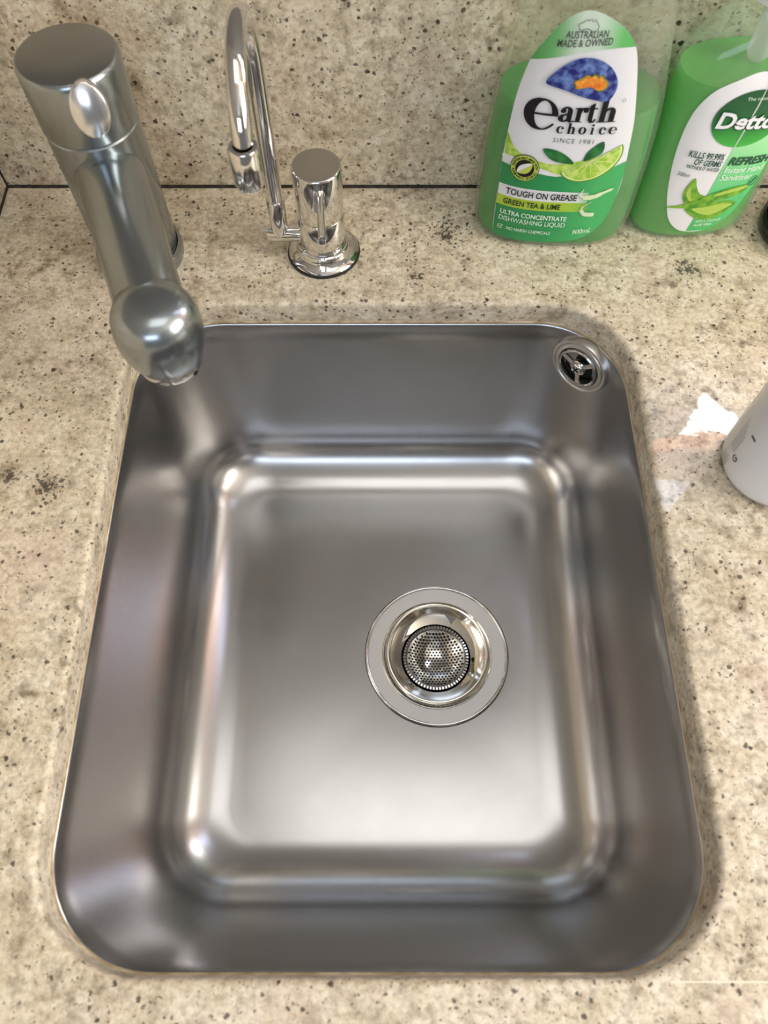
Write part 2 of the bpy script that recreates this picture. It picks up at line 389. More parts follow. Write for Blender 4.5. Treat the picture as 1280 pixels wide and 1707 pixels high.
# perforated strainer basket with real holes
st = thing('strainer_basket', 'small perforated steel strainer basket sitting in the drain', 'strainer', (DC.x, DC.y, ZF-.0112))
RB = .0228
def bowl_z(r): return -.0105*(1-(min(r, RB)/RB)**2.4)
bm = bmesh.new(); pitch = .0026; hr = .00078
for iy in range(-11, 12):
    for ix in range(-11, 12):
        cx = (ix + .5*(iy % 2))*pitch; cy = iy*pitch*math.sqrt(3)/2
        if math.hypot(cx, cy) > RB + pitch*.3: continue
        hexv, holv = [], []
        hole_ok = math.hypot(cx, cy) < RB - .0010
        for k in range(12):
            a = 2*PI*k/12 + PI/6
            ap = pitch/2; rr = ap/math.cos((k % 2)*0 + (0 if k % 2 else PI/6)) if False else (ap/math.cos(PI/6) if k % 2 == 0 else ap)
            for lst, rad in ((hexv, rr), (holv, hr)):
                x, y = cx + rad*math.cos(a), cy + rad*math.sin(a); r = math.hypot(x, y)
                if r > RB: x, y = x*RB/r, y*RB/r
                lst.append(bm.verts.new((x, y, bowl_z(math.hypot(x, y)))))
        if hole_ok:
            low = [bm.verts.new((v.co.x, v.co.y, v.co.z-.0005)) for v in holv]
            for k in range(12):
                j = (k+1) % 12; bm.faces.new((hexv[k], hexv[j], holv[j], holv[k])); bm.faces.new((holv[k], holv[j], low[j], low[k]))
        else:
            for v in holv: bm.verts.remove(v)
            try: bm.faces.new(hexv)
            except Exception: pass
bmesh.ops.remove_doubles(bm, verts=bm.verts[:], dist=2e-5)
bmesh.ops.dissolve_degenerate(bm, edges=bm.edges[:], dist=1e-6)
mesh_obj('perforated_bowl', bm, M['chrome_soft'], st, sharp=60)
bm = bmesh.new(); lathe(bm, [(.0226, -.0004), (.0234, .0006), (.0246, .0010), (.0256, .0006), (.0260, -.0006), (.0258, -.003), (.0236, -.004)], 72); mesh_obj('rim', bm, plain('dull_rim', (.20, .195, .19, 1), .3, 1), st)
bm = bmesh.new()
for k in range(64):
    a = 2*PI*k/64; m4 = Matrix.Translation((0, 0, .0008)) @ Matrix.Rotation(a, 4, 'Z')
    P = [m4 @ Vector(p) for p in ((.0240, -.0005, 0), (.0259, -.0006, 0), (.0259, .0006, 0), (.0240, .0005, 0), (.0240, -.0005, .0006), (.0259, -.0006, .0004), (.0259, .0006, .0004), (.0240, .0005, .0006))]
    v = [bm.verts.new(p) for p in P]
    for f in ((4, 5, 6, 7), (0, 1, 5, 4), (1, 2, 6, 5), (2, 3, 7, 6), (3, 0, 4, 7)): bm.faces.new([v[i] for i in f])
o = mesh_obj('rim_teeth', bm, M['chrome_soft'], st, smooth=False); o['kind'] = 'stuff'
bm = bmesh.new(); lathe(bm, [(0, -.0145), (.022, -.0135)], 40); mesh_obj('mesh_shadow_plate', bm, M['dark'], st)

# overflow fitting in the back right corner
ang = math.radians(47); rc = .0562
oc = Vector((SX1-.056-.003 + rc*math.cos(ang) - .004*math.cos(ang), SY1-.056-.003 + rc*math.sin(ang) - .004*math.sin(ang), -.0415))
ndir = Vector((-math.cos(ang), -math.sin(ang), .06)).normalized()
ov = thing('overflow_fitting', 'round steel overflow grille with cross-head screw in the sink corner', 'overflow drain', oc)
mt = axis_mtx((0, 0, 0), ndir)
# keep the spokes upright: rotate about the axis
bm = bmesh.new(); lathe(bm, [(.0222, -.006), (.0221, -.0008), (.0214, .0004), (.0205, .0006), (.0196, .0004), (.0190, -.0003), (.0184, .0004), (.0162, .0006), (.0156, -.0002), (.0154, -.006)], 64, mt); mesh_obj('outer_ring', bm, M['flange'], ov)
bm = bmesh.new(); lathe(bm, [(.0154, -.001), (.0152, .0016), (.0144, .0022), (.0134, .0018), (.0130, .0004), (.0130, -.003)], 64, mt)
gr = mesh_obj('grille_ring', bm, M['chrome_soft'], ov)
for k in range(3):
    a = math.radians(90 + 120*k + 32)
    bm = bmesh.new(); box(bm, .004, .0136, -.0018, .0018, -.0006, .0012)
    bmesh.ops.bevel(bm, geom=bm.edges[:], offset=.0004, segments=2, affect='EDGES')
    bmesh.ops.transform(bm, matrix=mt @ Matrix.Rotation(a, 4, 'Z'), verts=bm.verts[:]); mesh_obj('spoke', bm, M['chrome_soft'], ov)
bm = bmesh.new(); lathe(bm, [(.0060, -.001), (.0060, .0012), (.0052, .0018), (.0048, .0014)], 40, mt); lathe(bm, [(.0046, .001), (.0046, .0018), (.0036, .0030), (.0018, .0036), (0, .0037)], 40, mt)
sc = mesh_obj('screw', bm, M['chrome'], ov)
bm = bmesh.new()
for a in (.35, .35+PI/2):
    b2 = bmesh.new(); box(b2, -.0026, .0026, -.0005, .0005, .0030, .0040); bmesh.ops.transform(b2, matrix=mt @ Matrix.Rotation(a, 4, 'Z'), verts=b2.verts[:])
    tmp = bpy.data.meshes.new('t'); b2.to_mesh(tmp); b2.free(); bm.from_mesh(tmp); bpy.data.meshes.remove(tmp)
mesh_obj('cross_slot', bm, M['dark'], sc, smooth=False)
bm = bmesh.new(); lathe(bm, [(0, -.0055), (.0156, -.0055)], 40, mt); mesh_obj('dark_backing', bm, M['dark'], ov)  # black disc gives the shade of the recess behind the grille

# ------------------------------------------------------------------ big mixer tap
TX, TY = -.167, .392
tap = thing('mixer_tap', 'chunky satin steel mixer tap with thick spout reaching over the sink', 'tap', (TX, TY, 0))
bm = bmesh.new(); lathe(bm, [(.0, .0), (.0287, .0), (.0290, .001), (.0290, .0085), (.0284, .0095), (.0268, .0098)], 64); mesh_obj('base_ring', bm, M['satin'], tap)
bm = bmesh.new(); lathe(bm, [(.0262, .0095), (.0258, .0105), (.0262, .0112), (.0266, .095), (.0266, .1035), (.0258, .1044)], 72); mesh_obj('body', bm, M['satin'], tap)
bm = bmesh.new(); lathe(bm, [(.0255, .1042), (.0268, .1052), (.0272, .1064), (.0276, .139), (.0270, .1418), (.0258, .1428)], 72); cp = mesh_obj('cap', bm, M['satin'], tap)
bm = bmesh.new(); lathe(bm, [(.0259, .1428), (.0252, .1430), (.012, .1431), (0, .1431)], 72); mesh_obj('cap_top', bm, plain('dark_satin_top', (.34, .35, .345, 1), .35, 1), cp)
# lever stub pointing at the viewer
ld = Vector((.26, -1, .36)).normalized(); lo = Vector((.0120, -.0210, .1288))
bm = bmesh.new(); lm = axis_mtx(lo, ld); prof = [(.80, 0), (.98, .002), (1.0, .006), (1.0, .0095), (.97, .0108), (.90, .0114), (0, .0116)]
L = []
up = Vector((0, 0, 1)); sx = ld.cross(up).normalized(); sz = sx.cross(ld).normalized()
for r, d in prof:
    L.append([lo + ld*d + sx*(r*.0098*math.cos(2*PI*k/48)) + sz*(r*.0140*math.sin(2*PI*k/48)) for k in range(48)])
rings(bm, L); mesh_obj('lever', bm, plain('lever_window_shine', (.86, .86, .86, 1), .22, 1), tap)  # whitened metal carries the bright window reflection on the lever end
HX, HY, HZ = .049, -.130, .083       # head centre relative to the tap base
bm = bmesh.new()
d = Vector((HX, HY, 0)).normalized(); s0 = Vector((0, 0, .0800)) + d*.014; s1 = Vector((HX, HY, .0830))
tube(bm, [s0.lerp(s1, t) for t in (0, .02, .25, .5, .75, 1)], [.0205, .0205, .0200, .0194, .0188, .0184], 48); mesh_obj('spout', bm, M['satin'], tap)
bm = bmesh.new(); mt = Matrix.Translation((HX, HY, HZ))
lathe(bm, [(0, .0195), (.009, .0190), (.0150, .0174), (.0192, .0142), (.0218, .0090), (.0230, .0030), (.0233, -.002), (.0230, -.008), (.0222, -.0135), (.0206, -.0190), (.0192, -.0222), (.0184, -.0228)], 72, mt)
hd = mesh_obj('spout_head', bm, M['satin'], tap)
bm = bmesh.new(); lathe(bm, [(.0184, -.0226), (.0177, -.0232), (.0179, -.0240), (.0176, -.0290), (.0168, -.0305), (.0150, -.0303), (.0140, -.0275)], 64, mt); ae = mesh_obj('aerator', bm, M['chrome_soft'], hd)
bm = bmesh.new(); lathe(bm, [(0, -.0280), (.0142, -.0280)], 40, mt); mesh_obj('aerator_screen', bm, M['dark'], hd)
bm = bmesh.new(); b0 = Vector((HX, HY, HZ)); 
bmx = axis_mtx(b0 + Vector((.0147, -.0093, -.0285)), (.84, -.54, 0)); lathe(bm, [(0, .0006), (.0016, .0004), (.0018, -.001)], 16, bmx); mesh_obj('grub_screw', bm, M['dark'], hd)

# ------------------------------------------------------------------ slim filtered water tap
FX, FY = -.0415, .3945
ft = thing('filter_tap', 'slim chrome gooseneck filter tap on a round base behind the sink', 'tap', (FX, FY, 0))
bm = bmesh.new(); lathe(bm, [(0, 0), (.0246, 0), (.0250, .0008), (.0246, .0018), (.0236, .0020)], 64); mesh_obj('gasket', bm, M['rubber_and_gap'], ft)
bm = bmesh.new(); lathe(bm, [(.0240, .0016), (.0240, .0026), (.0228, .0040), (.0205, .0050), (.0185, .0058), (.0178, .0072), (.0176, .0090), (.0166, .0100), (.0156, .0102)], 64); mesh_obj('base_flange', bm, M['chrome'], ft)
bm = bmesh.new(); lathe(bm, [(.0158, .0095), (.0152, .0105), (.0155, .0115), (.0155, .0352), (.0152, .0356)], 64); mesh_obj('body', bm, M['chrome'], ft)
bm = bmesh.new(); lathe(bm, [(.0151, .0355), (.0155, .0361), (.0155, .0700), (.0152, .0710), (.0146, .0714)], 64); tp = mesh_obj('turning_cap', bm, M['chrome'], ft)
bm = bmesh.new(); lathe(bm, [(.0147, .0714), (.0142, .07155), (0, .07155)], 64); mesh_obj('cap_top', bm, plain('brushed_cap_top', (.42, .41, .39, 1), .3, 1), tp)
bm = bmesh.new(); tube(bm, [(.002, -.0135, .0622), (.0023, -.0158, .0622), (.0027, -.020, .0620), (.004, -.040, .0606), (.0048, -.0490, .0598), (.00485, -.0496, .0598)], [.0031, .0031, .0020, .0023, .0025, .0019], 24)
mesh_obj('lever_pin', bm, M['chrome'], ft)
RX = -.0696 - FX                       # riser offset
bm = bmesh.new(); tube(bm, [(-.010, 0, .0172), (RX-.0078, 0, .0172), (RX-.0084, 0, .0172)], [.0055, .0055, .0050], 32); mesh_obj('side_arm', bm, M['chrome'], ft)
bm = bmesh.new(); tube(bm, [(RX, 0, .0190), (RX, 0, .0448), (RX, 0, .0456)], [.0059, .0059, .0054], 32); mesh_obj('riser_sleeve', bm, M['chrome'], ft)
bm = bmesh.new(); pts = [(RX, 0, z) for z in (.044, .08, .115, .130)]
Ra = .042; zc = .1385; ex = -.0659 - FX
pts += [(RX + (ex-RX)*(1-math.cos(PI*i/24))/2, -Ra + Ra*math.cos(PI*i/24), zc + Ra*math.sin(PI*i/24)) for i in range(0, 25)]
pts.append((ex, -2*Ra, .1365))
tube(bm, pts, .0050, 32); mesh_obj('gooseneck', bm, M['chrome'], ft)
bm = bmesh.new(); lathe(bm, [(.0050, .1520), (.0068, .1518), (.0074, .1508), (.0074, .1316), (.0070, .1304), (.0058, .1302), (.0054, .136)], 40, Matrix.Translation((ex, -2*Ra, 0))); mesh_obj('nozzle', bm, M['chrome'], ft)

# ------------------------------------------------------------------ bottles: shared geometry
def lerp_tab(tab, z):
    if z <= tab[0][0]: return tab[0][1:]
    for p, q in zip(tab, tab[1:]):
        if z <= q[0]:
            t = (z-p[0])/(q[0]-p[0]); return tuple(p[i]+(q[i]-p[i])*t for i in (1, 2))
    return tab[-1][1:]
def se_ring(a, b, n, z, seg=72, s=1.0):
    P = []
    for i in range(seg):
        t = 2*PI*i/seg; c, s_ = math.cos(t), math.sin(t)
        P.append(Vector((s*a*math.copysign(abs(c)**(2/n), c), s*b*math.copysign(abs(s_)**(2/n), s_), z)))
    return P
class Skin:
    """front surface of a superelliptic bottle: maps label millimetres (x, z) onto it"""
    def __init__(s, tab, n): s.tab, s.n = tab, n
    def __call__(s, x, z, o):
        a, b = lerp_tab(s.tab, z); k = min(abs(x)/a, .97)
        return Vector((x, -b*(1-k**s.n)**(1/s.n) - o, z))
def drape(name, polys, skin, o, mat, parent, maxlen=.0035):
    """polys: lists of (x,z) in mm, each a simple outline; filled, refined and laid on the skin"""
    bm = bmesh.new()
    for poly in polys:
        vs = [bm.verts.new((x/1000, 0, z/1000)) for x, z in poly]
        try: f = bm.faces.new(vs)
        except Exception: continue
        bmesh.ops.triangulate(bm, faces=[f])
    refine(bm, maxlen)
    for v in bm.verts: v.co = skin(v.co.x, v.co.z, o)
    ob = mesh_obj(name, bm, mat, parent, smooth=True); fix(ob); return ob
def refine(bm, maxlen):
    for _ in range(6):
        e = [e for e in bm.edges if e.calc_length() > maxlen]
        if not e: break
        bmesh.ops.subdivide_edges(bm, edges=e, cuts=1); bmesh.ops.triangulate(bm, faces=bm.faces[:])
def flip_up(ob):
    if ob.data.polygons[0].normal.z < 0: ob.data.flip_normals()
    return ob
def fix(ob):
    me = ob.data
    if sum(p.normal.y*p.area for p in me.polygons) > 0: me.flip_normals()
def strip(outer, inner): return [[outer[i], outer[i+1], inner[i+1], inner[i]] for i in range(len(outer)-1)]
def ell(cx, cz, rx, rz, a0=0, a1=360, n=40, rot=0):
    P = []; c, s = math.cos(math.radians(rot)), math.sin(math.radians(rot))
    for i in range(n + (0 if a1-a0 == 360 else 1)):
        a = math.radians(a0 + (a1-a0)*i/n); x, z = rx*math.cos(a), rz*math.sin(a); P.append((cx + x*c - z*s, cz + x*s + z*c))
    return P
def smooth_poly(pts, closed=True, n=6):
    P = []; N = len(pts)
    for i in range(N if closed else N-1):
        p0, p1, p2, p3 = pts[(i-1) % N if closed else max(i-1, 0)], pts[i], pts[(i+1) % N], pts[(i+2) % N if closed else min(i+2, N-1)]
        for k in range(n):
            t = k/n; P.append(tuple(.5*(2*p1[j] + (p2[j]-p0[j])*t + (2*p0[j]-5*p1[j]+4*p2[j]-p3[j])*t*t + (3*p1[j]-p0[j]-3*p2[j]+p3[j])*t**3) for j in (0, 1)))
    if not closed: P.append(pts[-1])
    return P
def stroke(pts, w):
    L, Rr = [], []; N = len(pts)
    for i in range(N):
        a, b = pts[max(i-1, 0)], pts[min(i+1, N-1)]; dx, dz = b[0]-a[0], b[1]-a[1]; l = math.hypot(dx, dz) or 1
        ww = w[i] if isinstance(w, (list, tuple)) else w
        L.append((pts[i][0] - dz/l*ww/2, pts[i][1] + dx/l*ww/2)); Rr.append((pts[i][0] + dz/l*ww/2, pts[i][1] - dx/l*ww/2))
    return strip(L, Rr)
def text_mesh(body, bold=0.0, shear=0.0, space=1.0):
    cu = bpy.data.curves.new('t', 'FONT'); cu.body = body; cu.size = 1; cu.offset = bold; cu.shear = shear; cu.space_character = space; cu.resolution_u = 3
    ob = bpy.data.objects.new('t', cu); C.objects.link(ob)
    dg = bpy.context.evaluated_depsgraph_get(); me = bpy.data.meshes.new_from_object(ob.evaluated_get(dg))
    bpy.data.objects.remove(ob); bpy.data.curves.remove(cu); return me
def lettering(name, body, x0, x1, z0, h, skin, o, mat, parent, bold=0.0, shear=0.0, space=1.0, z1=None, capref=None):
    """text from x0 to x1 (mm) on a baseline z0 (to z1), cap height h"""
    me = text_mesh(body, bold, shear, space); bm = bmesh.new(); bm.from_mesh(me); bpy.data.meshes.remove(me)
    xs = [v.co.x for v in bm.verts]; lo, hi = min(xs), max(xs); cap = capref or .69
    z1 = z0 if z1 is None else z1
    for v in bm.verts:
        t = (v.co.x-lo)/(hi-lo); x = x0 + (x1-x0)*t; z = z0 + (z1-z0)*t + v.co.y*h/cap
        v.co = skin(x/1000, z/1000, o)
    ob = mesh_obj(name, bm, mat, parent, smooth=False); fix(ob); return ob

# ------------------------------------------------------------------ dish soap bottle
T1 = [(0, .0500, .0255), (.004, .0525, .0275), (.02, .0535, .0285), (.06, .0530, .0285), (.082, .0515, .028), (.10, .0492, .0275), (.12, .0455, .0268), (.15, .0400, .0255), (.18, .032, .023), (.20, .022, .019), (.208, .0155, .0152), (.222, .0145, .0145)]
N1 = 2.5
b1 = thing('dish_soap_bottle', 'clear bottle of green dishwashing liquid with a black-lettered white label', 'bottle', (.1165, .4255, .0003), math.radians(-4))
M['clear1'] = clear_plastic('clear_bottle_plastic', (.95, .97, .93, 1), (.84, .83, .72, 1), .18)
M['liq1'] = clear_plastic('green_soap_liquid', (.08, .62, .13, 1), (.035, .56, .07, 1), .78, .12)
bm = bmesh.new(); zs = [0, .0015, .004, .01, .02, .035, .05, .06, .07, .082, .091, .10, .11, .12, .135, .15, .165, .18, .19, .20, .208, .222]
L = [se_ring(*lerp_tab(T1, 0), N1, .0008, s=.9)]
for z in zs:
    n = N1 if z < .18 else N1 - (N1-2)*(z-.18)/.042
    L.append(se_ring(*lerp_tab(T1, z), n, z))
rings(bm, L, True, True, False); mesh_obj('bottle_shell', bm, M['clear1'], b1, sharp=60)
bm = bmesh.new(); L = [se_ring(*lerp_tab(T1, z), N1, z, s=.955) for z in (.003, .006, .012, .02, .04, .06, .082, .092, .0985)]
L += [se_ring(*lerp_tab(T1, .1), N1, .1000, s=.95)]
rings(bm, L, True, True, True); mesh_obj('liquid', bm, M['liq1'], b1, sharp=50)
bm = bmesh.new(); lathe(bm, [(.0155, .210), (.0168, .212), (.0168, .236), (.0160, .2385), (.0070, .240), (.0066, .252), (.0050, .2535), (0, .2536)], 48)
mesh_obj('flip_cap', bm, plain('green_cap', srgb(30, 120, 60), .35), b1)
sk = Skin(T1, N1)
out1 = smooth_poly([(-9.1, 159), (0, 156.8), (9.6, 151.5), (16.5, 144.5), (21, 136), (25.5, 120), (30.4, 98), (33, 76), (34.8, 58), (34.5, 42), (32, 27), (26, 15.5), (17.5, 9.6), (8, 7.2), (-7, 5.6), (-22, 5.0), (-36.5, 5.2), (-39.5, 6.5), (-40.6, 12), (-41.2, 40), (-41.4, 66), (-40.4, 91), (-38.6, 110), (-34.6, 129), (-30, 139), (-24, 148.7), (-17, 156)], True, 5)
lab = drape('label', [out1], sk, .0005, M['print_white'], b1, .004)
def inside(poly, x, z):
    c = False
    for i in range(len(poly)):
        (x0, z0), (x1, z1) = poly[i-1], poly[i]
        if (z0 > z) != (z1 > z) and x < (x1-x0)*(z-z0)/(z1-z0)+x0: c = not c
    return c
def span(poly, z):
    xs = []
    for i in range(len(poly)):
        (x0, z0), (x1, z1) = poly[i-1], poly[i]
        if (z0 > z) != (z1 > z): xs.append((x1-x0)*(z-z0)/(z1-z0)+x0)
    return min(xs), max(xs)
def clip_cols(poly, lo_fn, hi_fn, step=1.0, x0=-41.35, x1=34.6):
    """vertical columns of the label between two height curves"""
    Q = []; n = int((x1-x0)/step)
    def ext(x):
        zs = []
        for i in range(len(poly)):
            (xa, za), (xb, zb) = poly[i-1], poly[i]
            if (xa > x) != (xb > x): zs.append((zb-za)*(x-xa)/(xb-xa)+za)
        return (min(zs), max(zs)) if len(zs) > 1 else None
    for i in range(n):
        xa, xb = x0+(x1-x0)*i/n, x0+(x1-x0)*(i+1)/n; ea, eb = ext(xa), ext(xb)
        if not ea or not eb: continue
        la, lb = max(lo_fn(xa), ea[0]), max(lo_fn(xb), eb[0]); ha, hb = min(hi_fn(xa), ea[1]), min(hi_fn(xb), eb[1])
        if ha-la < .02 and hb-lb < .02: continue
        Q.append([(xa, la), (xb, lb), (xb, max(hb, lb+.001)), (xa, max(ha, la+.001))])
    return Q
gr_top = print_grad('label_green_top', 0, -.036, .022, [(0, srgb(70, 160, 80)), (.22, srgb(120, 192, 118)), (.42, srgb(214, 232, 214)), (.60, srgb(206, 228, 208)), (.80, srgb(110, 196, 112)), (1, srgb(78, 178, 84))])
drape('green_header', clip_cols(out1, lambda x: 128.8 + 12.7*math.sin(max(0, min(1, (x+35)/54))*PI/2), lambda x: 200, 1.0, -35, 20.5), sk, .0007, gr_top, lab)
gr_bot = print_grad('label_green_base', 0, -.041, .035, [(0, srgb(40, 140, 78)), (.45, srgb(44, 150, 86)), (.8, srgb(72, 180, 104)), (1, srgb(66, 172, 98))])
drape('green_footer', clip_cols(out1, lambda x: 0, lambda x: 60.5 + (10.5*((x-2)/32)**1.5 if x > 2 else 3.2*((2-x)/43)**2)), sk, .0007, gr_bot, lab)
# lime slices and swoosh
lime = two_tone('printed_lime_flesh', srgb(150, 200, 50), srgb(205, 228, 120), 260, .4, .62)
rind = plain('printed_lime_rind', srgb(96, 160, 40), .4); pith = plain('printed_lime_pith', srgb(226, 238, 170), .4); leafm = two_tone('printed_leaf', srgb(24, 92, 48), srgb(52, 128, 66), 200)
sw = smooth_poly([(-41, 84), (-36, 76.5), (-29, 72.5), (-20, 70), (-10, 69), (4, 72), (14, 76), (10, 66), (0, 62), (-8, 62.2), (-20, 66), (-31, 69.5), (-41, 70)], True, 4)
sw = [(max(x, -40.8), z) for x, z in sw]
drape('lime_swoosh', [sw], sk, .0008, lime, lab)
drape('white_swoosh', [smooth_poly([(-40.8, 69.8), (-31, 69.2), (-20, 65.8), (-8, 62.2), (-6, 60.5), (-12, 60.6), (-22, 62.0), (-34, 64), (-40.8, 66.5)], True, 4)], sk, .0008, M['print_white'], lab)
# main wedge: half disc leaning to upper right
WC, WR, WA = (11.2, 73.4), 19.6, 31
def half(rx, rz, dz=0): return [(x, z) for x, z in ell(WC[0]+dz*math.sin(math.radians(WA)), WC[1]-dz*math.cos(math.radians(WA)), rx, rz, 180, 360, 30, WA)]
drape('lime_rind', [half(19.4, 14.8)], sk, .0010, rind, lab); drape('lime_pith', [half(18.6, 13.6)], sk, .0011, pith, lab); drape('lime_flesh', [half(17.4, 12.2, .4)], sk, .0012, lime, lab)
rays = []
for a in (200, 228, 256, 284, 312, 340):
    e = ell(WC[0], WC[1], 16.6, 11.6, a, a+.1, 1, WA)[0]; rays += stroke([WC, e], [.5, .25])
drape('lime_membrane', rays, sk, .0013, pith, lab)
drape('leaf', [smooth_poly([(-18.8, 79.2), (-13, 79.4), (-6, 77), (1.4, 70.8), (-5, 70.4), (-12, 72), (-16.5, 75.4)], True, 5)], sk, .0011, leafm, lab)
drape('leaf', [smooth_poly([(6.8, 72.3), (7.6, 78), (11, 82.4), (15.6, 86), (17.2, 82), (16.6, 78), (12.5, 75)], True, 5)], sk, .0009, leafm, lab)
# peel curls
drape('peel_curl', stroke(smooth_poly([(12.0, 52), (10.6, 47.8), (14.5, 45.6), (20, 46.4), (25, 49), (31, 51.6)], False, 6), [.6]*5+[1.6]*6+[3.6]*6+[3.2]*6+[2.0]*6+[.8, .3]), sk, .0013, plain('printed_peel', srgb(222, 236, 190), .4), lab)
drape('peel_curl', stroke(smooth_poly([(19, 42), (14.5, 38.5), (14, 35.5), (16.5, 32.2), (23, 31.6)], False, 6), [.5]*6+[1.0]*6+[2.4]*6+[3.2]*6+[2.4]), sk, .0013, plain('printed_peel_pale', srgb(214, 232, 196), .4), lab)
# claim bands
band_w = print_grad('band_white', 0, .000, .018, [(0, srgb(232, 234, 238)), (.55, srgb(220, 228, 224)), (1, srgb(88, 180, 108))])
band_g = print_grad('band_lime', 0, -.002, .020, [(0, srgb(178, 206, 62)), (.5, srgb(160, 200, 66)), (1, srgb(70, 170, 88))])
drape('white_band', [[(-40.9, 40.0), (-40.9, 48.4), (-20, 48.9), (0, 49.1), (16, 49.3), (16, 41.0), (0, 40.8), (-20, 40.4)]], sk, .0009, band_w, lab)
drape('lime_band', [[(-40.9, 32.2), (-40.9, 40.0), (-20, 40.4), (0, 40.8), (18, 41), (18, 33.6), (0, 33.4), (-20, 32.8)]], sk, .0009, band_g, lab)
T = .0014
lettering('claim_lettering', 'TOUGH ON GREASE', -36.3, 9.0, 42.4, 4.6, sk, T, M['ink'], lab, .018, z1=43.0)
lettering('scent_lettering', 'GREEN TEA & LIME', -36.9, 0, 34.6, 4.0, sk, T, plain('dark_green_ink', srgb(20, 50, 26), .4), lab, .022, z1=35.3)
lettering('type_lettering', 'ULTRA CONCENTRATE', -37.6, 6.0, 26.0, 3.6, sk, T, M['ink_pale'], lab, .016)
lettering('type_lettering', 'DISHWASHING LIQUID', -37.8, 6.0, 20.8, 3.8, sk, T, M['ink_pale'], lab, .0)
lettering('note_lettering', 'NO HARSH CHEMICALS', -31.8, -2.4, 13.4, 2.8, sk, T, M['ink_pale'], lab, .006)
lettering('volume_lettering', '900mL', 12.2, 24.2, 14.6, 4.2, sk, T, M['ink_pale'], lab, .006, .15, z1=16.4)
drape('tick_badge', stroke(ell(-36, 14.8, 1.7, 1.7, 30, 330, 20), .4) + stroke([(-37, 15), (-36.2, 14), (-34.4, 16.4)], .5), sk, T, M['ink_pale'], lab)
lettering('origin_lettering', 'AUSTRALIAN', -19.2, 2.4, 144.6, 3.7, sk, T, M['ink_grey'], lab, .012, z1=147.0)
lettering('origin_lettering', 'MADE & OWNED', -22.6, 5.6, 139.6, 3.7, sk, T, M['ink_grey'], lab, .012, z1=143.2)
AUS = [(0, 46), (2, 56), (12, 62), (22, 70), (30, 80), (40, 84), (46, 78), (52, 88), (62, 90), (60, 80), (70, 74), (76, 92), (82, 80), (90, 66), (100, 50), (97, 34), (88, 20), (76, 16), (66, 22), (58, 30), (46, 34), (34, 28), (20, 22), (8, 24), (6, 34)]
def aus(cx, cz, w, h): return [(cx + (x-50)/100*w, cz + (z-53)/78*h) for x, z in AUS]
pa = aus(-8.6, 152.2, 10.5, 6.6); drape('map_outline', stroke(pa + pa[:2], .34), sk, T, M['ink_grey'], lab)
# globe
globe = two_tone('printed_ocean', srgb(34, 36, 120), srgb(120, 150, 215), 230, .40, .70, .4, 6)
gp = smooth_poly([(-24.6, 119.4), (-21, 126), (-14, 132.6), (-6.9, 135.6), (1, 135), (8, 131.4), (12.6, 126), (14.4, 120.6), (13.6, 115), (10.6, 111.6), (4, 112.2), (-4, 114.0), (-14, 117)], True, 5)
drape('globe', [gp], sk, T, globe, lab)
drape('land', [aus(-.3, 122.4, 19.5, 10.6)], sk, T+.0002, two_tone('printed_land_edge', srgb(190, 170, 50), srgb(90, 120, 40), 300, .4, .6), lab)
drape('land', [aus(-.3, 122.3, 17.6, 8.8)], sk, T+.0004, two_tone('printed_land', srgb(226, 110, 28), srgb(244, 176, 70), 300, .35, .65), lab)
# serif brand lettering built from strokes
def G(polys, x, z, s): return [[(x + px*s[0], z + pz*s[1]) for px, pz in p] for p in polys]
def g_e():
    n = 44; A = [8 + (330-8)*i/n for i in range(n+1)]; o, i_ = [], []
    for a in A:
        r = math.radians(a); ox, oz = .5+.5*math.cos(r), .5+.52*math.sin(r); ix, iz = .565+.275*math.cos(r), .5+.455*math.sin(r)
        t = max(0, (a-265)/65); t = min(1, t)*.78
        o.append((ox, oz)); i_.append((ix+(ox-ix)*t*.92, iz+(oz-iz)*t*.92))
    return strip(o, i_) + [[(.28, .47), (1.0, .50), (1.0, .575), (.28, .53)]]
def serif(x, z, w, h=.06): return [[(x-w/2, z), (x+w/2, z), (x+w/2, z+h), (x-w/2, z+h)]]
def g_a():
    P = [[(.50, .10), (.74, .10), (.74, .72), (.50, .72)]]
    o = ell(.42, .66, .32, .36, 0, 168, 18); i_ = ell(.40, .66, .12, .28, 0, 168, 18); P += strip(o, i_)
    P += [ell(.215, .72, .13, .13, 0, 360, 18)]
    o = ell(.30, .24, .29, .26, 60, 330, 24); i_ = ell(.36, .25, .12, .20, 60, 330, 24); P += strip(o, i_)
    P += [[(.34, .44), (.52, .50), (.52, .60), (.34, .50)], [(.36, .02), (.56, .12), (.52, .2), (.36, .08)]]
    P += stroke([(.62, .14), (.70, .03), (.80, .02), (.90, .10)], [.24, .12, .07, .04]); return P
def g_r():
    P = [[(.16, 0), (.40, 0), (.40, .98), (.16, .94)]] + serif(.28, 0, .52) + [[(.02, .88), (.30, .88), (.30, .98), (.02, .94)]]
    P += stroke(smooth_poly([(.38, .62), (.46, .84), (.60, .95), (.74, .93)], False, 5), [.05]*6+[.07]*6+[.10]*4) + [ell(.72, .80, .14, .15, 0, 360, 18)]; return P
def g_t():
    P = [[(.16, .16), (.40, .16), (.40, 1.30), (.30, 1.22), (.16, 1.08)]] + [[(.0, .88), (.62, .88), (.62, .98), (.0, .98)]]
    P += stroke(smooth_poly([(.28, .22), (.34, .07), (.46, .04), (.58, .12), (.62, .24)], False, 5), [.24]*3+[.18]*5+[.10]*6+[.05]*7); return P
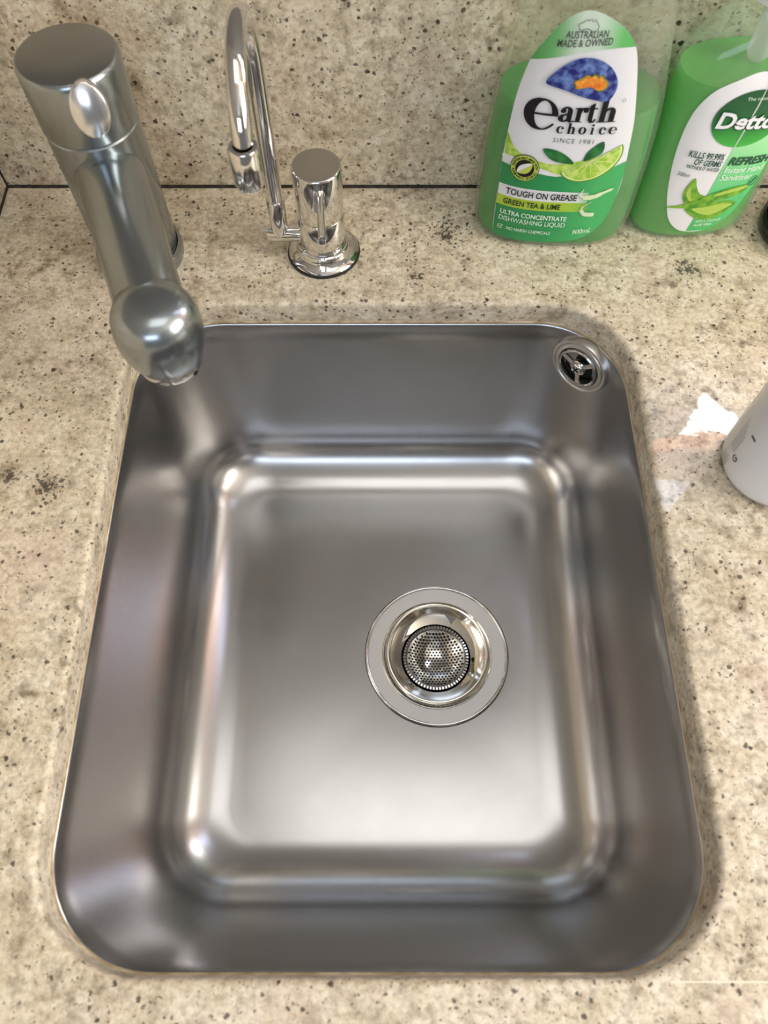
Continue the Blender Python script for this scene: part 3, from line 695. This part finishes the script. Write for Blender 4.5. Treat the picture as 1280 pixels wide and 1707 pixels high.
def g_h():
    P = [[(.14, 0), (.38, 0), (.38, 1.52), (.14, 1.47)], [(.64, 0), (.88, 0), (.88, .66), (.64, .66)]] + serif(.26, 0, .48) + serif(.76, 0, .48) + [[(.0, 1.41), (.26, 1.41), (.26, 1.51), (.0, 1.47)]]
    o = ell(.62, .64, .26, .36, 0, 150, 18); i_ = ell(.56, .64, .08, .27, 0, 150, 18); P += strip(o, i_) + stroke([(.36, .70), (.44, .88)], .06); return P
def g_o():
    return strip(ell(.45, .5, .45, .52, 0, 360, 32) + [ell(.45, .5, .45, .52, 0, 360, 32)[0]], ell(.45, .5, .20, .44, 0, 360, 32) + [ell(.45, .5, .20, .44, 0, 360, 32)[0]])
def g_c():
    o = ell(.46, .5, .46, .52, 50, 325, 28); i_ = ell(.52, .5, .25, .44, 50, 325, 28); P = strip(o, i_) + [ell(.72, .74, .14, .14, 0, 360, 18)]; return P
def g_i(): return [[(.14, 0), (.40, 0), (.40, .98), (.14, .94)]] + serif(.27, 0, .52) + [[(.0, .88), (.3, .88), (.3, .98), (.0, .94)], ell(.26, 1.28, .15, .15, 0, 360, 18)]
br = G(g_e(), -33.6, 91.6, (19.0, 18.6))
for g, x, w in ((g_a, -14.0, 9.6), (g_r, -5.2, 8.2), (g_t, 1.6, 8.4), (g_h, 8.0, 10.6)):
    br += [[(px + .0, pz + (px+14)*.03) for px, pz in p] for p in G(g(), x, 98.0, (w, 9.2))]
drape('brand_lettering', [q for dx in (-.35, 0, .35) for q in [[(x+dx, z) for x, z in p] for p in br]], sk, T, M['ink'], lab, .006)
ch = []
for g, x, w in ((g_c, -13.6, 4.6), (g_h, -7.6, 5.0), (g_o, -.8, 4.8), (g_i, 6.0, 4.0), (g_c, 11.0, 4.4), (g_e, 16.6, 4.6)):
    ch += G(g(), x, 90.6 + (x+13)*.02, (w, 4.6))
drape('brand_lettering', [q for dx in (-.15, .15) for q in [[(x+dx, z) for x, z in p] for p in ch]], sk, T, M['ink'], lab, .006)
lettering('year_lettering', 'SINCE 1981', -14.2, 9.6, 84.6, 2.9, sk, T, M['ink_grey'], lab, .0, space=1.3)
drape('registered_mark', stroke(ell(20.6, 112, .95, .95, 0, 360, 16) + [(21.55, 112)], .22), sk, T, M['ink_grey'], lab)
# seal
lime_flat = plain('seal_lime', srgb(196, 214, 90), .4)
drape('seal_disc', [ell(-27.4, 64.0, 8.9, 9.4)], sk, .0013, M['ink'], lab); drape('seal_disc', [ell(-27.4, 64.0, 8.5, 9.0)], sk, .0015, lime_flat, lab); drape('seal_disc', [ell(-27.4, 64.0, 5.8, 6.1)], sk, .0017, M['ink'], lab)
drape('seal_leaf', [smooth_poly([(-31.6, 60.6), (-31, 65), (-27.6, 67.6), (-23.4, 68.4), (-23.6, 64), (-26.2, 60.8)], True, 5)], sk, .0019, lime_flat, lab)
drape('seal_leaf', [smooth_poly([(-31.6, 60.8), (-31, 65), (-27.6, 67.6), (-23.6, 68.2), (-27.4, 64.6)], True, 5)], sk, .0021, M['print_white'], lab)
def ring_text(name, body, cx, cz, r, a0, a1, h, o, flip=False):
    bm = bmesh.new(); N = len(body)
    for i, chh in enumerate(body):
        if chh == ' ': continue
        a = math.radians(a0 + (a1-a0)*i/(N-1)); me = text_mesh(chh, .02); b2 = bmesh.new(); b2.from_mesh(me); bpy.data.meshes.remove(me)
        w = max(v.co.x for v in b2.verts); s = h/.69
        for v in b2.verts:
            lx, lz = (v.co.x - w/2)*s, v.co.y*s
            if flip: x = cx + (r-lz)*math.cos(a) + lx*-math.sin(a); z = cz + (r-lz)*math.sin(a) + lx*math.cos(a)
            else: x = cx + (r+lz)*math.cos(a) + lx*math.sin(a); z = cz + (r+lz)*math.sin(a) - lx*math.cos(a)
            v.co = sk(x/1000, z/1000, o)
        tmp = bpy.data.meshes.new('t'); b2.to_mesh(tmp); b2.free(); bm.from_mesh(tmp); bpy.data.meshes.remove(tmp)
    ob = mesh_obj(name, bm, M['ink'], lab, smooth=False); fix(ob)
ring_text('seal_lettering', 'RESPONSIBLY MADE WITH', -27.4, 64.0, 6.6, 172, 8, 1.5, .0018)
ring_text('seal_lettering', 'RENEWABLE SOURCES', -27.4, 64.0, 8.0, 196, 344, 1.5, .0018, True)

# ------------------------------------------------------------------ hand sanitiser bottle
T2 = [(0, .038, .0215), (.005, .0415, .0245), (.02, .0422, .0255), (.08, .0428, .0255), (.105, .0425, .025), (.118, .0415, .024), (.128, .037, .022), (.138, .028, .019), (.146, .016, .0145), (.152, .0135, .0135), (.160, .0130, .0130)]
N2 = 2.4
b2 = thing('sanitiser_bottle', 'clear pump bottle of pale green hand sanitiser with an oval white label', 'bottle', (.2120, .4300, .0003), math.radians(6))
M['clear2'] = clear_plastic('clear_sanitiser_plastic', (.95, .98, .95, 1), (.80, .88, .80, 1), .19)
M['liq2'] = clear_plastic('pale_green_gel', (.32, .84, .22, 1), (.24, .80, .15, 1), .74, .10)
bm = bmesh.new(); L = [se_ring(*lerp_tab(T2, 0), N2, .0008, s=.9)]
for z in (0, .002, .005, .01, .02, .04, .06, .08, .095, .105, .112, .118, .123, .128, .133, .138, .142, .146, .152, .160):
    n = N2 if z < .128 else max(2, N2 - (N2-2)*(z-.128)/.02); L.append(se_ring(*lerp_tab(T2, z), n, z))
rings(bm, L, True, True, False); mesh_obj('bottle_shell', bm, M['clear2'], b2, sharp=60)
bm = bmesh.new(); L = [se_ring(*lerp_tab(T2, z), N2, z, s=.95) for z in (.003, .006, .012, .03, .05, .08, .1, .108, .1125)]
rings(bm, L, True, True, True); mesh_obj('liquid', bm, M['liq2'], b2, sharp=50)
bm = bmesh.new(); lathe(bm, [(.0136, .150), (.0152, .151), (.0152, .166), (.0140, .168), (.0062, .169), (.0058, .186), (.0110, .187), (.0116, .197), (.0100, .200), (0, .2005)], 40)
tube(bm, [(0, -.004, .194), (0, -.022, .194), (0, -.034, .190)], [.0055, .0048, .0040], 20); mesh_obj('pump_head', bm, M['white'], b2)
bm = bmesh.new(); lathe(bm, [(.0068, .150), (.0068, .118), (.0050, .114), (.0030, .112), (.0024, .110), (.0024, .006)], 24, Matrix.Translation((.004, .002, 0))); mesh_obj('dip_tube', bm, clear_plastic('milky_tube', (.9, .92, .9, 1), (.85, .86, .85, 1), .75), b2)
sk2 = Skin(T2, N2)
out2 = smooth_poly([(-3, 122.8), (-14, 119.2), (-25.2, 112), (-31.2, 101.5), (-33.6, 88), (-33.6, 70), (-31.8, 53), (-28.6, 36), (-23, 20), (-15, 11.4), (-6.6, 8.6), (4, 8.8), (13, 13.5), (20.5, 24), (25.4, 40), (27.4, 55), (28.2, 72), (28.2, 88), (26, 101.5), (19.5, 112), (8.5, 119.2)], True, 5)
lab2 = drape('label', [out2], sk2, .0005, M['print_white'], b2, .004)
gdiag = print_grad('label_mint', 2, .008, .090, [(0, srgb(76, 190, 104)), (.45, srgb(104, 208, 134)), (1, srgb(180, 240, 178))])
def xdiag(z): return -7.5 + (z-9)*.085
Q = []; zs = [9.2 + (104-9.2)*i/48 for i in range(49)]
for za, zb in zip(zs, zs[1:]):
    ra, rb = span(out2, za)[1], span(out2, zb)[1]; Q.append([(xdiag(za), za), (ra, za), (rb, zb), (xdiag(zb), zb)])
drape('mint_panel', Q, sk2, .0007, gdiag, lab2)
glogo = print_grad('logo_green', 2, .076, .113, [(0, srgb(70, 186, 66)), (.3, srgb(40, 140, 60)), (.6, srgb(22, 96, 52)), (1, srgb(16, 82, 46))])
drape('logo_disc', [ell(.2, 94.6, 21.8, 18.4, 0, 360, 56)], sk2, .0009, glogo, lab2)
lettering('brand_lettering', 'Dettol', -19.4, 20.4, 89.6, 10.2, sk2, .0014, plain('brand_shadow', srgb(20, 70, 40), .4), lab2, .045, .12, z1=87.6)
lettering('brand_lettering', 'Dettol', -19.2, 20.2, 90.2, 9.8, sk2, .0017, M['print_white'], lab2, .03, .12, z1=88.2)
drape('sword_mark', stroke([(2.2, 117), (1.2, 104), (-.1, 90), (-1.8, 77), (-2.6, 74.5)], [.4, 1.0, 1.1, .9, .3]), sk2, .0011, plain('sword_silver', srgb(190, 206, 190), .35), lab2)
lettering('trust_lettering', 'The trust of', -7, 9, 107.0, 1.9, sk2, .0012, M['ink_pale'], lab2)
dg = plain('deep_green_ink', srgb(22, 78, 56), .4)
lettering('claim_lettering', 'KILLS 99.99%', -27.0, -5.0, 69.2, 4.3, sk2, .0012, dg, lab2, .02, .12, z1=67.3)
lettering('claim_lettering', 'OF GERMS', -22.2, -5.0, 64.0, 4.0, sk2, .0012, dg, lab2, .018, .12, z1=62.4)
lettering('claim_lettering', 'WITHOUT WATER', -25.6, -4.8, 61.0, 2.4, sk2, .0012, dg, lab2, .02, .12, z1=58.8)
lettering('volume_lettering', '500ml', -28.6, -21.6, 54.8, 2.8, sk2, .0012, M['ink_grey'], lab2, .0, .12, z1=54.0)
lettering('range_lettering', 'REFRESH', -.8, 27.0, 63.4, 5.6, sk2, .0012, dg, lab2, .03, .18, z1=61.4)
lettering('type_lettering', 'Instant Hand', -1.0, 26.0, 57.6, 4.2, sk2, .0012, M['ink_pale'], lab2, .012, .15, z1=55.6)
lettering('type_lettering', 'Sanitiser', -1.6, 20.5, 52.0, 4.2, sk2, .0012, M['ink_pale'], lab2, .012, .15, z1=50.2)
lettering('note_lettering', 'WITH A TOUCH OF', -4.6, 13, 17.4, 2.2, sk2, .0012, M['ink_pale'], lab2, .01, .15)
lettering('note_lettering', 'ALOE VERA', -4.9, 8, 14.0, 2.2, sk2, .0012, M['ink_pale'], lab2, .015, .15)
aloe = two_tone('printed_aloe', srgb(70, 146, 40), srgb(140, 190, 60), 180, .35, .65); aloe_l = plain('printed_aloe_gel', srgb(176, 206, 92), .4)
drape('aloe_leaf', [smooth_poly([(-17.3, 53.8), (-20.4, 46), (-20.2, 39), (-16, 33), (-9, 33), (-6, 39), (-10.5, 42), (-14, 47)], True, 5)], sk2, .0010, aloe, lab2)
drape('aloe_leaf', [smooth_poly([(-16, 31), (-11.5, 25), (-3, 20.4), (6, 20.2), (14, 25), (18.6, 31), (10, 34.4), (-4, 33.5)], True, 5)], sk2, .0010, aloe, lab2)
drape('aloe_gel', [smooth_poly([(-11, 29.6), (-4, 25.2), (4, 24), (12, 28), (16, 31), (8, 32.6), (-2, 31)], True, 5)], sk2, .0012, aloe_l, lab2)
drape('aloe_leaf', [smooth_poly([(-27.4, 29.6), (-20, 29.8), (-10, 31.6), (2, 34.8), (13, 37.6), (20.4, 40.4), (20.6, 45.2), (12, 45.4), (0, 42.6), (-10, 37), (-19, 32.8)], True, 5)], sk2, .0013, aloe, lab2)
drape('aloe_gel', [smooth_poly([(0, 39.4), (10, 41.4), (20, 43), (19.6, 45), (12, 44.6), (2, 42)], True, 5)], sk2, .0015, aloe_l, lab2)
drape('aloe_gel', [smooth_poly([(-18, 47.5), (-18.8, 42), (-16, 37), (-13.5, 36), (-15.6, 40.5)], True, 5)], sk2, .0012, aloe_l, lab2)
drape('round_badge', stroke(ell(23.2, 47.5, 2.6, 3.6, 0, 350, 24), .5) + stroke([(21.8, 45.6), (23, 47), (24.4, 49.6)], .9), sk2, .0012, dg, lab2)

# ------------------------------------------------------------------ black dish with green soap, white bottle, water film
bm = bmesh.new(); lathe(bm, [(0, .0002), (.0270, .0002), (.0296, .0022), (.0306, .006), (.0304, .0115), (.0296, .0130), (.0286, .0128), (.0278, .0090), (.0262, .0060), (0, .0050)], 64, Matrix.Translation((.2925, .4125, 0)))
tag(mesh_obj('soap_dish', bm, plain('glossy_black_plastic', (.006, .006, .006, 1), .22)), 'shallow round black dish beside the pale green pump bottle', 'dish')
bm = bmesh.new(); lathe(bm, [(0, .0053), (.0235, .0056), (.0262, .009), (.0266, .0140), (.0256, .0185), (.0220, .0225), (.0150, .0250), (.007, .0262), (0, .0264)], 64, Matrix.Translation((.2925, .4125, .0010)))
tag(mesh_obj('soap_puck', bm, plain('teal_green_soap', srgb(70, 118, 96), .25, 0, .5, .3)), 'domed teal green soap puck resting in the black dish', 'soap')

wb = thing('white_bottle', 'matte white round bottle with fine grey print at the right counter edge', 'bottle', (.2295, .2245, .0003))
bm = bmesh.new(); lathe(bm, [(0, .0008), (.0255, .0), (.0284, .0016), (.0298, .0050), (.0302, .010), (.0302, .110), (.0290, .120), (.024, .130), (.0155, .136), (.0140, .138), (.0140, .146)], 72); mesh_obj('bottle_body', bm, plain('white_bottle_plastic', (.78, .79, .82, 1), .22), wb)
bm = bmesh.new(); lathe(bm, [(.0142, .139), (.0160, .140), (.0160, .160), (.0150, .162), (0, .1625)], 48); mesh_obj('screw_cap', bm, M['white'], wb)
def cyl_skin(x, z, o):
    a = PI + x; r = .0302 + o; return Vector((r*math.cos(a), r*math.sin(a), z))
def wb_text(name, body, a0, z0, h, length, bold=0.0):
    """print running up the side of the round bottle; a0 = angle from the left (rad)"""
    me = text_mesh(body, bold); bm = bmesh.new(); bm.from_mesh(me); bpy.data.meshes.remove(me)
    xs = [v.co.x for v in bm.verts]; lo, hi = min(xs), max(xs)
    for v in bm.verts:
        t = (v.co.x-lo)/(hi-lo); v.co = cyl_skin(a0 - v.co.y*h/.69/.0302, z0 + length*t, .00025)
    mesh_obj(name, bm, M['ink_grey'], wb, smooth=False)
wb_text('print_lettering', 'G', .26, .0170, .0040, .0042, .02)
wb_text('print_lettering', 'I', .30, .0420, .0040, .0016, .02)
for i in range(5):
    bm = bmesh.new(); a = -.14 + i*.055; z1 = .0055 + .0004*(i % 2); z2 = .0150 - .0011*((i*2) % 3)
    v = [bm.verts.new(cyl_skin(a + da, z, .0003)) for da, z in ((0, z1), (.010, z1), (.010, z2), (0, z2))]; bm.faces.new(v); mesh_obj('fine_print_line', bm, M['ink_grey'], wb, smooth=False)
for i in range(4):
    wb_text('print_lettering', 'xxxxxxxxxxxxxxx'[:12-i], -.10 + i*.06, .020, .0010, .026 - .003*i)

# thin water film lying on the stone next to the white bottle
film = [(.2010, .2770), (.2085, .2665), (.2160, .2612), (.2190, .2520), (.2130, .2480), (.2060, .2430), (.1990, .2330), (.1935, .2325), (.1890, .2290), (.1860, .2160), (.1800, .2025), (.1705, .1925), (.1625, .1945), (.1605, .2080), (.1595, .2270), (.1625, .2410), (.1700, .2440), (.1780, .2460), (.1850, .2530), (.1890, .2610), (.1940, .2660), (.1955, .2720)]
P = smooth_poly(film, True, 8); rnd = random.Random(3)
P = [(x + rnd.uniform(-.0007, .0007), y + rnd.uniform(-.0007, .0007)) for x, y in P]
bm = bmesh.new(); cx = sum(p[0] for p in P)/len(P); cy = sum(p[1] for p in P)/len(P)
f1 = bm.faces.new([bm.verts.new((x, y, .0004)) for x, y in P]); f1.normal_update()
m, nt, out = nodes('water_film')
t = nd(nt, 'ShaderNodeBsdfTransparent'); g = nd(nt, 'ShaderNodeBsdfGlossy'); g.inputs['Roughness'].default_value = .02
lww = nd(nt, 'ShaderNodeLayerWeight'); lww.inputs[0].default_value = .5
frw = math_(nt, 'ADD', math_(nt, 'MULTIPLY', math_(nt, 'POWER', lww.outputs['Facing'], 4.0), .5), .06); mx = nd(nt, 'ShaderNodeMixShader')
tcw = nd(nt, 'ShaderNodeTexCoord'); nw = nd(nt, 'ShaderNodeTexNoise'); nw.inputs['Scale'].default_value = 90; nt.links.new(tcw.outputs['Object'], nw.inputs['Vector'])
bw = nd(nt, 'ShaderNodeBump'); bw.inputs['Strength'].default_value = .06; bw.inputs['Distance'].default_value = .001; nt.links.new(nw.outputs[0], bw.inputs['Height']); nt.links.new(bw.outputs[0], g.inputs['Normal'])
nt.links.new(frw, mx.inputs[0]); nt.links.new(t.outputs[0], mx.inputs[1]); nt.links.new(g.outputs[0], mx.inputs[2]); nt.links.new(mx.outputs[0], out.inputs[0])
tag(flip_up(mesh_obj('water_puddle', bm, m, smooth=False)), 'thin shiny water puddle on the granite between sink and white bottle', 'puddle')
